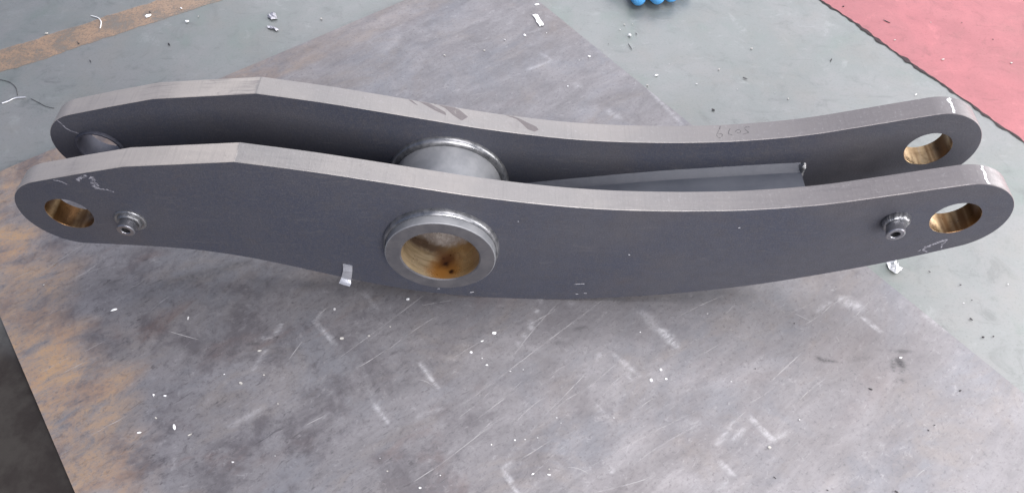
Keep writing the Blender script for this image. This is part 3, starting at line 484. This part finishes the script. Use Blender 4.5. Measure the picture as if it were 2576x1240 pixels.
def normals2(pl):
    n = len(pl); out = []
    for i in range(n):
        a = pl[i] - pl[i - 1]; b = pl[(i + 1) % n] - pl[i]
        a = a / np.linalg.norm(a); b = b / np.linalg.norm(b)
        na = np.array([a[1], -a[0]]); nb = np.array([b[1], -b[0]]); m = na + nb; m /= np.linalg.norm(m)
        out.append(m / max(0.5, m @ na))
    return np.array(out)
def circle(c, r, n=72): return np.array([[c[0] + r * math.cos(2 * math.pi * k / n), c[1] + r * math.sin(2 * math.pi * k / n)] for k in range(n)])
def side_plate(y0):
    bev = 0.5
    loops = [(OL, bev, False), (circle(HL, RH), bev * .8, True), (circle(HR, RH), bev * .8, True), (circle((BX, BZ), 57.0), 0.0, True)]
    bm = bmesh.new(); fm = []
    caps = {0: [], 1: []}
    for li, (pl, b, hole) in enumerate(loops):
        if li == 0:
            nn = normals2(pl)               # outward (outline runs counter-clockwise)
            area2 = np.sum(pl[:, 0] * np.roll(pl[:, 1], -1) - np.roll(pl[:, 0], -1) * pl[:, 1])
            if area2 < 0: nn = -nn
            ins = pl - nn * b
        else:
            c = pl.mean(0); ins = c + (pl - c) * (1 + b / np.linalg.norm(pl[0] - c))
        rows = []
        prof = [(ins, 0.0), (pl, b), (pl, T - b), (ins, T)] if b > 0 else [(pl, 0.0), (pl, T)]
        for q, y in prof: rows.append([bm.verts.new((p[0] * MM, (y0 + y) * MM, p[1] * MM)) for p in q])
        n = len(pl)
        for ri in range(len(rows) - 1):
            for i in range(n):
                j = (i + 1) % n
                vs4 = (rows[ri][i], rows[ri][j], rows[ri + 1][j], rows[ri + 1][i])
                f = bm.faces.new(vs4 if hole else vs4[::-1]); f.smooth = True
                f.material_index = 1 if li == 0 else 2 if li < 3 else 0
        for side, row in ((0, rows[0]), (1, rows[-1])):
            for i in range(n): caps[side].append(bm.edges.get((row[i], row[(i + 1) % n])))
    for side in (0, 1):
        r = bmesh.ops.triangle_fill(bm, use_beauty=True, use_dissolve=False, edges=caps[side])
        for f in [g for g in r['geom'] if isinstance(g, bmesh.types.BMFace)]:
            f.material_index = 0; f.smooth = False
    bmesh.ops.recalc_face_normals(bm, faces=bm.faces)
    me = bpy.data.meshes.new('side_plate'); bm.to_mesh(me); bm.free()
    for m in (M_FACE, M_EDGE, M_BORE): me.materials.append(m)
    me.set_sharp_from_angle(angle=math.radians(9))
    o = bpy.data.objects.new('side_plate', me); COL.objects.link(o); o.parent = LINK
    return o
PF = side_plate(0.0); PF['label'] = 'front side plate with grease ports and boss collar facing the viewer'
PR = side_plate(S); PR['label'] = 'rear side plate with handwritten number on its top edge'

def lathe(name, axis, prof, mat, parent, n=96, wob=0.0, seed=0, fmat=None, a0=0, a1=360, sharp=30, lump=0, lean=(0.0, 0.0)):
    """prof: list of (radius, y) in mm around a horizontal axis along Y through axis=(x,z)"""
    v, f, fm = [], [], []
    full = abs(a1 - a0 - 360) < 1e-6
    cnt = n if full else n + 1
    for k in range(cnt):
        a = math.radians(a0 + (a1 - a0) * k / n); c, s_ = math.cos(a), math.sin(a)
        for r, y in prof:
            w = wob * mnoise.noise((c * 3 * (1 + lump), s_ * 3 * (1 + lump), seed + y * 0.06)) + wob * .5 * mnoise.noise((c * 14, s_ * 14, seed + 5 + y * .1))
            v.append(((axis[0] - lean[0] * y + (r + w) * c) * MM, (y + w * .4) * MM, (axis[1] - lean[1] * y + (r + w) * s_) * MM))
    m = len(prof)
    for k in range(n):
        k2 = (k + 1) % cnt
        for i in range(m - 1):
            f.append((k * m + i, k2 * m + i, k2 * m + i + 1, k * m + i + 1)); fm.append(fmat[i] if fmat else 0)
    return mesh_obj(name, v, f, mat, parent, fm, True, sharp)
# boss: a thick tube through both plates, collars standing proud of the outer faces
yb0, yb1 = -16.0, S + T + 16.0
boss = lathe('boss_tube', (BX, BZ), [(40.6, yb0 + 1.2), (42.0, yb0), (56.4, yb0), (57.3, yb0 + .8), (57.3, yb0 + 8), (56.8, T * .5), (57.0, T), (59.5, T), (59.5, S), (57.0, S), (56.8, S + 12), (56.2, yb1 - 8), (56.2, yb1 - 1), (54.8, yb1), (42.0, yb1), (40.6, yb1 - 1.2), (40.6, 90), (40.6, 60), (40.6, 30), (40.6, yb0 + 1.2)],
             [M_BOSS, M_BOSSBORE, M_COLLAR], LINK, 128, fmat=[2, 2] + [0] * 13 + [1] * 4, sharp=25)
def ringbead(axis, r, y, sgn, h, w, seed, wob=0.7, parent=None, lump=0, lean=(0.0, 0.0), crisp=False):
    if crisp:     # machined-looking stepped ring: sloping flank, rounded shoulder, small groove
        prof = [(r + w, y + .4 * -sgn), (r + w - .1, y + sgn * h * .30), (r + w * .86, y + sgn * h * .62), (r + w * .58, y + sgn * h * .90), (r + w * .30, y + sgn * h), (r + w * .10, y + sgn * h * .93), (r - .6, y + sgn * h * .90)]
    else:
        prof = []
        for k in range(9):
            a = math.pi / 2 * k / 8
            prof.append((r + w * math.cos(a) ** 0.8 if k < 8 else r - 0.5, y + sgn * (h * math.sin(a) ** 0.9 if k else -0.4)))
    return lathe('weld_bead', axis, prof, M_WELD, parent, 144, wob, seed, sharp=35 if crisp else 60, lump=lump, lean=lean)
ringbead((BX, BZ), 57.2, 0, -1, 7.0, 3.7, 1, 0.3, boss, crisp=True)
ringbead((BX, BZ), 59.4, T, 1, 7.0, 7.0, 2, 0.18, boss, crisp=True)
ringbead((BX, BZ), 59.4, S, -1, 7.0, 7.6, 3, 0.18, boss, crisp=True)
ringbead((BX, BZ), 56.2, S + T, 1, 8.5, 5.2, 4, 0.16, boss, crisp=True)

# bushing in the rear plate's narrow end, proud of the inner face
lathe('bushing', HL, [(22.4, S + T), (22.4, S - 2.4), (23.2, S - 3.2), (25.0, S - 3.2), (25.8, S - 2.4), (25.8, S + .4)], M_BUSH, LINK, 80, 0.12, 5, sharp=25)

# web plate between the side plates, with fillet welds
WX = [-30, 10, 50, 77, 118, 158, 196, 234, 270, 303]
WZ = [81, 89, 97.2, 102.3, 110, 117, 122.6, 128, 133, 137.3]
def web():
    v, f = [], []
    for x, z in zip(WX, WZ):
        for y in (T + .1, S - .1):
            v.append((x * MM, y * MM, z * MM)); v.append(((x + 1.5) * MM, y * MM, (z - 14) * MM))
    n = len(WX)
    for i in range(n - 1):
        a = 4 * i; b = a + 4
        f += [(a, b, b + 2, a + 2), (a + 1, a + 3, b + 3, b + 1), (a, a + 1, b + 1, b), (a + 2, b + 2, b + 3, a + 3)]
    e = 4 * (n - 1)
    f += [(e, e + 1, e + 3, e + 2), (0, 2, 3, 1)]
    o = mesh_obj('web_plate', v, f, M_WEB, LINK, None, True, 30)
    md = o.modifiers.new('bevel', 'BEVEL'); md.width = 0.0012; md.segments = 2
    return o
WEB = web()
def fillet(y, sgn):
    v, f = [], []; N = 150; K = 7
    for i in range(N + 1):
        x = -20 + (304.5 + 20) * i / N; z = float(np.interp(x, WX, WZ))
        for k in range(K + 1):
            a = k / K
            h = 7.0 * (1 - a); w = 8.5 * a
            bul = 0.1 * math.sin(math.pi * a)
            wob = 0.30 * mnoise.noise((x * .10, a * 2, y)) + 0.14 * mnoise.noise((x * .5, a * 3, y + 3))
            rip = 0.10 * math.sin(x * 1.7 + 2.5 * a * a) * math.sin(math.pi * a)
            hh = -0.4 if k == K else h + bul + (wob + rip) * (1 if 0 < k < K else .8); ww = w + bul * .5
            v.append((x * MM, (y + sgn * (ww - (0.3 if k == 0 else 0))) * MM, (z + hh) * MM))
    for i in range(N):
        for k in range(K): f.append((i * (K + 1) + k, (i + 1) * (K + 1) + k, (i + 1) * (K + 1) + k + 1, i * (K + 1) + k + 1))
    return mesh_obj('weld_bead', v, f, M_FILLET, WEB, None, True, 60)
fillet(S, -1); fillet(T, 1)
# the weld's lumpy end at the far corner of the web
def lumpy(name, c, r, mat, parent, seed, amp=0.25, n=20, m=12):
    v, f = [], []
    for i in range(m + 1):
        t = math.pi * i / m
        for k in range(n):
            a = 2 * math.pi * k / n
            d = Vector((math.sin(t) * math.cos(a), math.sin(t) * math.sin(a), math.cos(t)))
            q = 1 + amp * mnoise.noise(d * 1.8 + Vector((seed, 0, 0)))
            v.append(((c[0] + r[0] * d.x * q) * MM, (c[1] + r[1] * d.y * q) * MM, (c[2] + r[2] * d.z * q) * MM))
    for i in range(m):
        for k in range(n): f.append((i * n + k, (i + 1) * n + k, (i + 1) * n + (k + 1) % n, i * n + (k + 1) % n))
    return mesh_obj(name, v, f, mat, parent, None, True)
lumpy('weld_bead', (302.8, S - 3.5, 139.5), (4.6, 5.0, 6.2), M_WELD, WEB, 3, 0.5)
lumpy('weld_bead', (304.2, S - 4.5, 130.5), (2.2, 4.2, 6.5), M_WELD, WEB, 7, 0.5)

# grease ports welded to the front plate
def port(c, seed, p, lean, steps, label):
    o = lathe('grease_port', c, [(4.0, -p + 10), (4.0, -p + 1.0), (4.8, -p), (7.9, -p), (8.9, -p + 1.0), (8.9, -6.0), (8.7, -5.4), (8.9, -4.8), (9.0, .4)], M_PORT, LINK, 48, 0.05, seed, sharp=28, lean=lean)
    o['label'] = label
    lathe('port_hole', c, [(0.01, -p + 8.0), (4.1, -p + 8.0), (4.0, -p + 1.6)], M_HOLE, o, 32, 0, sharp=30, lean=lean)
    for r, y, h, w, wb, cr in steps: ringbead(c, r, y, -1, h, w, seed + r, wb, o, 1, lean, cr)
    return o
port((-394.6, 122.6), 3.0, 19.5, (0.21, 0.37), [(12.6, 0, 2.8, 3.6, 0.22, True), (8.8, -1.5, 5.0, 3.8, 0.16, True)], 'grey grease port near the narrow end with stepped weld rings')
port((370.5, 163.2), 8.0, 24.0, (-0.433, 0.346), [(8.8, 0, 8.5, 4.8, 0.8, False)], 'grease port near the right pin hole with a lumpy weld')

# paint and chalk marks on the faces (thin strokes lying on the steel)
def face_stroke(name, pts, w, y, mat, parent):
    pts = [Vector(p) for p in pts]; fine = []
    for a, b in zip(pts[:-1], pts[1:]):
        n = max(1, int((b - a).length / 0.8)); fine += [a.lerp(b, k / n) for k in range(n)]
    fine.append(pts[-1]); v, f = [], []
    for i, p in enumerate(fine):
        d = (fine[min(i + 1, len(fine) - 1)] - fine[max(0, i - 1)]).normalized(); nn = Vector((-d.y, d.x))
        k = w * 0.5 * (0.8 + 0.9 * mnoise.noise((p.x * .6, p.y * .6, 1))); k2 = w * 0.5 * (0.8 + 0.9 * mnoise.noise((p.x * .6, p.y * .6, 7)))
        l = p + nn * max(.1, k); r = p - nn * max(.1, k2)
        v.append((l.x * MM, y * MM, l.y * MM)); v.append((r.x * MM, y * MM, r.y * MM))
    for i in range(len(fine) - 1): f.append((2 * i, 2 * i + 1, 2 * i + 3, 2 * i + 2))
    return mesh_obj(name, v, f, mat, parent)
for i, (p, w) in enumerate(FACE_STROKES):
    face_stroke('chalk_mark' if i < 8 else 'scratch', p, w * (1.7 if i < 8 else 1.0), -0.15, M_CHALK2 if i < 8 else M_CHALK, PF)
for p, w in REAR_FACE_STROKES: face_stroke('chalk_mark', p, w, S - 0.15, M_CHALK2, PR)

# marks on the top edges: z follows the outline
_top = OL[(OL[:, 1] > 150)]
def top_z(x):
    if x >= 412: return HR[1] + math.sqrt(max(0.0, 50.3 ** 2 - (x - HR[0]) ** 2))
    t = np.array(sorted([(a, b) for a, b in OL if b > 160 and a < 420])); return float(np.interp(x, t[:, 0], t[:, 1]))
def edge_stroke(name, pts, w, y0, mat, parent, off=0.18):
    pts = [Vector(p) for p in pts]; fine = []
    for a, b in zip(pts[:-1], pts[1:]):
        n = max(1, int((b - a).length / 0.6)); fine += [a.lerp(b, k / n) for k in range(n)]
    fine.append(pts[-1]); v, f = [], []
    for i, p in enumerate(fine):
        d = (fine[min(i + 1, len(fine) - 1)] - fine[max(0, i - 1)]).normalized(); nn = Vector((-d.y, d.x))
        k = w * 0.5 * (0.85 + 0.7 * mnoise.noise((p.x * .5, p.y * .5, 1)))
        for q in (p + nn * k, p - nn * k):
            yy = min(T - 1.0, max(1.0, q.y)); v.append((q.x * MM, (y0 + yy) * MM, (top_z(q.x) + off) * MM))
    for i in range(len(fine) - 1): f.append((2 * i, 2 * i + 1, 2 * i + 3, 2 * i + 2))
    return mesh_obj(name, v, f, mat, parent)
for p, w in EDGE_FRONT: edge_stroke('paint_mark', p, w, 0.0, M_CHALK, PF)
for p, w in EDGE_REAR: edge_stroke('paint_mark', p, w, S, M_CHALK, PR)
for p in DIGITS: edge_stroke('handwritten_digit', p, 0.8, S, M_INK, PR)
def edge_patch(name, poly, y0, mat, parent):
    # fine strips across the polygon so that the patch hugs the curved edge
    P2 = [Vector(p) for p in poly]; xs = [p.x for p in P2]; x0, x1 = min(xs), max(xs); n = 40; v, f = [], []; rows = []
    for i in range(n + 1):
        x = x0 + (x1 - x0) * (0.002 + 0.996 * i / n); ys = []
        for a, b in zip(P2, P2[1:] + P2[:1]):
            if (a.x - x) * (b.x - x) < 0: ys.append(a.y + (b.y - a.y) * (x - a.x) / (b.x - a.x))
        if len(ys) < 2: rows.append(None); continue
        lo_, hi_ = max(0.9, min(ys)), min(T - .9, max(ys)); rows.append(len(v))
        for y in (lo_, hi_): v.append((x * MM, (y0 + y) * MM, (top_z(x) + 0.12) * MM))
    for a, b in zip(rows[:-1], rows[1:]):
        if a is not None and b is not None: f.append((a, b, b + 1, a + 1))
    return mesh_obj(name, v, f, mat, parent)
for p in DARK_PATCHES: edge_patch('dark_patch', p, S, M_DARK_PATCH, PR)  # darker patches along the rear plate's top edge

# ------------------------------------------------------------------ loose things
def lift(o, label, cat, group=None): return tag(o, label, cat, group)
def flake(name, x, y, z, w, h, rot, mat, seed, thick):
    r = random.Random(seed); n = r.choice((6, 7, 8)); v = []
    ca, sa = math.cos(rot), math.sin(rot)
    for zz, k in ((0.0, 1.0), (thick, 0.9)):
        rr = random.Random(seed)
        for i in range(n):
            a = 2 * math.pi * (i + rr.uniform(-.3, .3)) / n; q = rr.uniform(.75, 1.1) * k * .5
            px, py = math.cos(a) * w * q, math.sin(a) * h * q
            v.append((px * ca - py * sa, px * sa + py * ca, zz + (thick * rr.uniform(-.3, .5) if zz else 0)))
    f = [tuple(range(n - 1, -1, -1)), tuple(range(n, 2 * n))] + [(i, (i + 1) % n, n + (i + 1) % n, n + i) for i in range(n)]
    o = mesh_obj(name, v, f, mat); o.location = (x, y, z); return o
SMUDGE = [0.5 * (DARKS[2][0][i] + DARKS[2][1][i]) for i in (0, 1)]
MARKS_SHEET = [('boss collar', -77, -20), ('silver tape strip', -188, -8), ('narrow end of the link', -430, -40), ('dark smudge on the sheet', SMUDGE[0], SMUDGE[1]),
               ('torn white paper strip', 22, 505), ('belly of the front plate', 90, -10), ('orange painted sheet edge', -450, -150), ('right end of the link', 400, -10)]
MARKS_FLOOR = [('blue work glove', 190, 560), ('crumpled white foil scrap', 455, 65), ('crumpled grey foil scrap', FOIL_L[0][0], FOIL_L[0][1]), ('bright wire offcut', THREADS['bright'][2][0], THREADS['bright'][2][1]),
               ('orange floor line', -600, 485), ('right end of the rear plate', 470, 200), ('red floor joint', 575, 450), ('handwritten number on the link', 225, 300)]
ORD = ['closest', 'second closest', 'third closest', 'fourth closest', 'fifth closest', 'sixth closest', 'seventh closest', 'eighth closest', 'ninth closest', 'tenth closest', 'eleventh closest', 'twelfth closest', 'thirteenth closest', 'fourteenth closest']
flakes = {}
for k, (surf, x, y, w, h, rot, kind) in enumerate(CHIPS):
    z = 0.0003 if surf == 's' else FLOOR_Z + 0.0012
    mat = {'w': M_WHITE, 'p': M_PALE, 'd': M_DARKBIT}[kind]
    if kind == 'w' and w < 3.6 and k % 4: mat = M_DULL
    q_ = 0.72 if w < 3.4 else 0.9
    w = max(w * q_, 0.7); h = max(h * q_, 0.65)
    nm = {'w': 'white_flake', 'p': 'pale_flake', 'd': 'dark_shaving'}[kind]
    o = flake(nm, x * MM, y * MM, z, w * MM, h * MM, math.radians(rot), mat, k + 40, max(0.0004, min(w, h) * MM * 0.28))
    marks = MARKS_SHEET if surf == 's' else MARKS_FLOOR
    dist, name = min((math.hypot(x - a, y - b_), n) for n, a, b_ in marks)
    flakes.setdefault((surf, kind, name), []).append((dist, k, o))
for (surf, kind, name), lst in flakes.items():
    where = 'steel sheet' if surf == 's' else 'painted floor'
    word = {'w': 'white flake', 'p': 'pale flake', 'd': 'dark shaving'}[kind]
    for r, (dist, k, o) in enumerate(sorted(lst, key=lambda t: t[:2])):
        tag(o, '%s %s to the %s, on the %s' % (ORD[r], word, name, where), word.split()[1], word.split()[0] + ' bits on the ' + where)

def scrap(name, poly, z, mat, height, seed, thick=0.0006):
    """crumpled scrap: triangulated polygon with raised folds and a real thickness"""
    c = sum((Vector(p) for p in poly), Vector((0, 0))) / len(poly)
    P2 = [(Vector(p) - c) * MM for p in poly]; r = random.Random(seed)
    rings = [(1.0, 0.15), (0.62, 0.8), (0.28, 0.9)]; v = []; n = len(P2)
    for s_, hh in rings:
        for p in P2: v.append((p.x * s_ + r.uniform(-.0006, .0006), p.y * s_ + r.uniform(-.0006, .0006), height * hh * r.uniform(.1, 1.0) + 0.0006))
    v.append((0, 0, height * .6)); f = []
    for k in range(2):
        for i in range(n): f.append((k * n + i, k * n + (i + 1) % n, (k + 1) * n + (i + 1) % n, (k + 1) * n + i))
    for i in range(n): f.append((2 * n + i, 2 * n + (i + 1) % n, 3 * n))
    o = mesh_obj(name, v, f, mat); o.location = (c.x * MM, c.y * MM, z)
    md = o.modifiers.new('thickness', 'SOLIDIFY'); md.thickness = thick
    return o
lift(scrap('paper_scrap', PAPER, 0.0004, M_WHITE, 0.0012, 3), 'torn white strip of paper near the far corner of the steel sheet', 'paper scrap')
lift(scrap('foil_scrap', FOIL_R, FLOOR_Z + 0.0006, M_FOIL, 0.012, 4), 'crumpled white foil scrap on the floor below the right end of the link', 'foil scrap')
lift(scrap('foil_scrap', FOIL_L, FLOOR_Z + 0.0006, M_FOILGRAY, 0.006, 8), 'crumpled grey foil scrap on the floor beyond the left end of the link', 'foil scrap')
lift(scrap('tape_scrap', STRIP_L, FLOOR_Z + 0.0006, M_FOILGRAY, 0.003, 9), 'short grey tape scrap beside the crumpled grey foil', 'tape scrap')

def thread(name, pts, rad, mat, z, label, cat):
    cu = bpy.data.curves.new(name, 'CURVE'); cu.dimensions = '3D'; cu.bevel_depth = rad; cu.bevel_resolution = 2; cu.resolution_u = 6
    sp = cu.splines.new('NURBS'); sp.points.add(len(pts) - 1); sp.order_u = 3; sp.use_endpoint_u = True
    for q, p in zip(sp.points, pts): q.co = (p[0] * MM, p[1] * MM, z + rad + 0.0004, 1); q.radius = 1.0
    tmp = bpy.data.objects.new(name + '_curve', cu)
    me = bpy.data.meshes.new_from_object(tmp); bpy.data.objects.remove(tmp); bpy.data.curves.remove(cu)
    me.materials.clear(); me.materials.append(mat); me.name = name
    o = bpy.data.objects.new(name, me); COL.objects.link(o)
    return lift(o, label, cat)
thread('wire_offcut', THREADS['bright'], 0.0009, M_WIRE, FLOOR_Z, 'bright bent wire offcut at the left edge beyond the link', 'wire')
thread('fibre', THREADS['curl'], 0.0007, M_WHITE, FLOOR_Z, 'curled pale fibre crossing the orange floor line', 'fibre')
thread('fibre', THREADS['dark1'], 0.00035, M_DARKBIT, FLOOR_Z, 'dark curved hair above the bright wire offcut', 'fibre')
thread('fibre', THREADS['dark2'], 0.0003, M_DARKBIT, FLOOR_Z, 'dark hair between the bright wire and the narrow end of the link', 'fibre')

# silver tape stuck over the lower edge of the front plate
def tape():
    rows = [((-187.0, -0.35, 58.0), (-177.2, -0.35, 55.2)), ((-187.2, -0.9, 53.5), (-177.6, -0.8, 52.6)), ((-187.8, -2.6, 49.2), (-178.0, -2.2, 48.0)),
            ((-190.3, -2.2, 41.0), (-180.2, -2.0, 37.6)), ((-192.3, -1.6, 34.0), (-182.3, -1.6, 29.8)), ((-194.0, -4.0, 30.6), (-182.6, -4.4, 26.2)), ((-195.4, -5.4, 28.2), (-184.0, -6.2, 23.6))]
    v = []; f = []
    for a, b in rows:
        for k in range(4):
            t = k / 3; p = Vector(a).lerp(Vector(b), t); p.y -= 0.3 * math.sin(math.pi * t); v.append(p * MM)
    for i in range(len(rows) - 1):
        for k in range(3): f.append((i * 4 + k, i * 4 + k + 1, i * 4 + 5 + k, i * 4 + 4 + k))
    o = mesh_obj('tape_strip', v, f, M_TAPE)
    md = o.modifiers.new('thickness', 'SOLIDIFY'); md.thickness = 0.0024; md.offset = 0
    return lift(o, 'folded silver tape strip stuck over the lower edge of the front plate', 'tape')
tape()

# blue work glove lying on the floor, fingers towards the viewer
def glove():
    s = NT('blue_knit_glove'); n = s.noise(420, 3, .7); n2 = s.noise(60, 4, .6)
    m = s.set(s.mix(s.ramp(n2, .35, .65), (0.07, 0.30, 0.62), (0.12, 0.42, 0.78)), 0.75, 0, 0.3); s.bump(n, 0.6, 0.0012)
    J = [((0.205, 0.700, .026), .030), ((0.203, 0.660, .027), .034), ((0.200, 0.632, .025), .030),
         ((0.178, 0.610, .017), .014), ((0.176, 0.590, .016), .0125), ((0.184, 0.571, .0125), .0115),
         ((0.202, 0.606, .018), .014), ((0.204, 0.588, .020), .0125), ((0.217, 0.5745, .0135), .0110),
         ((0.226, 0.614, .016), .013), ((0.231, 0.595, .016), .0115), ((0.236, 0.583, .012), .0105),
         ((0.252, 0.628, .014), .012), ((0.262, 0.606, .013), .0105),
         ((0.160, 0.650, .018), .014), ((0.138, 0.628, .014), .0125)]
    E_ = [(0, 1), (1, 2), (2, 3), (3, 4), (4, 5), (2, 6), (6, 7), (7, 8), (2, 9), (9, 10), (10, 11), (2, 12), (12, 13), (1, 14), (14, 15)]
    me = bpy.data.meshes.new('work_glove'); me.from_pydata([j[0] for j in J], E_, []); me.materials.append(m)
    o = bpy.data.objects.new('work_glove', me); COL.objects.link(o); o.location = (0, -0.0225, FLOOR_Z)
    sk = o.modifiers.new('skin', 'SKIN')
    for i, (c, r) in enumerate(J): me.skin_vertices[0].data[i].radius = (r * 1.08, r * (0.75 if i < 3 else 1.0))
    me.skin_vertices[0].data[1].use_root = True
    sk.use_smooth_shade = True
    sd = o.modifiers.new('sub', 'SUBSURF'); sd.levels = 2; sd.render_levels = 2
    return lift(o, 'blue knit work glove on the green floor at the top of the picture', 'glove')
glove()
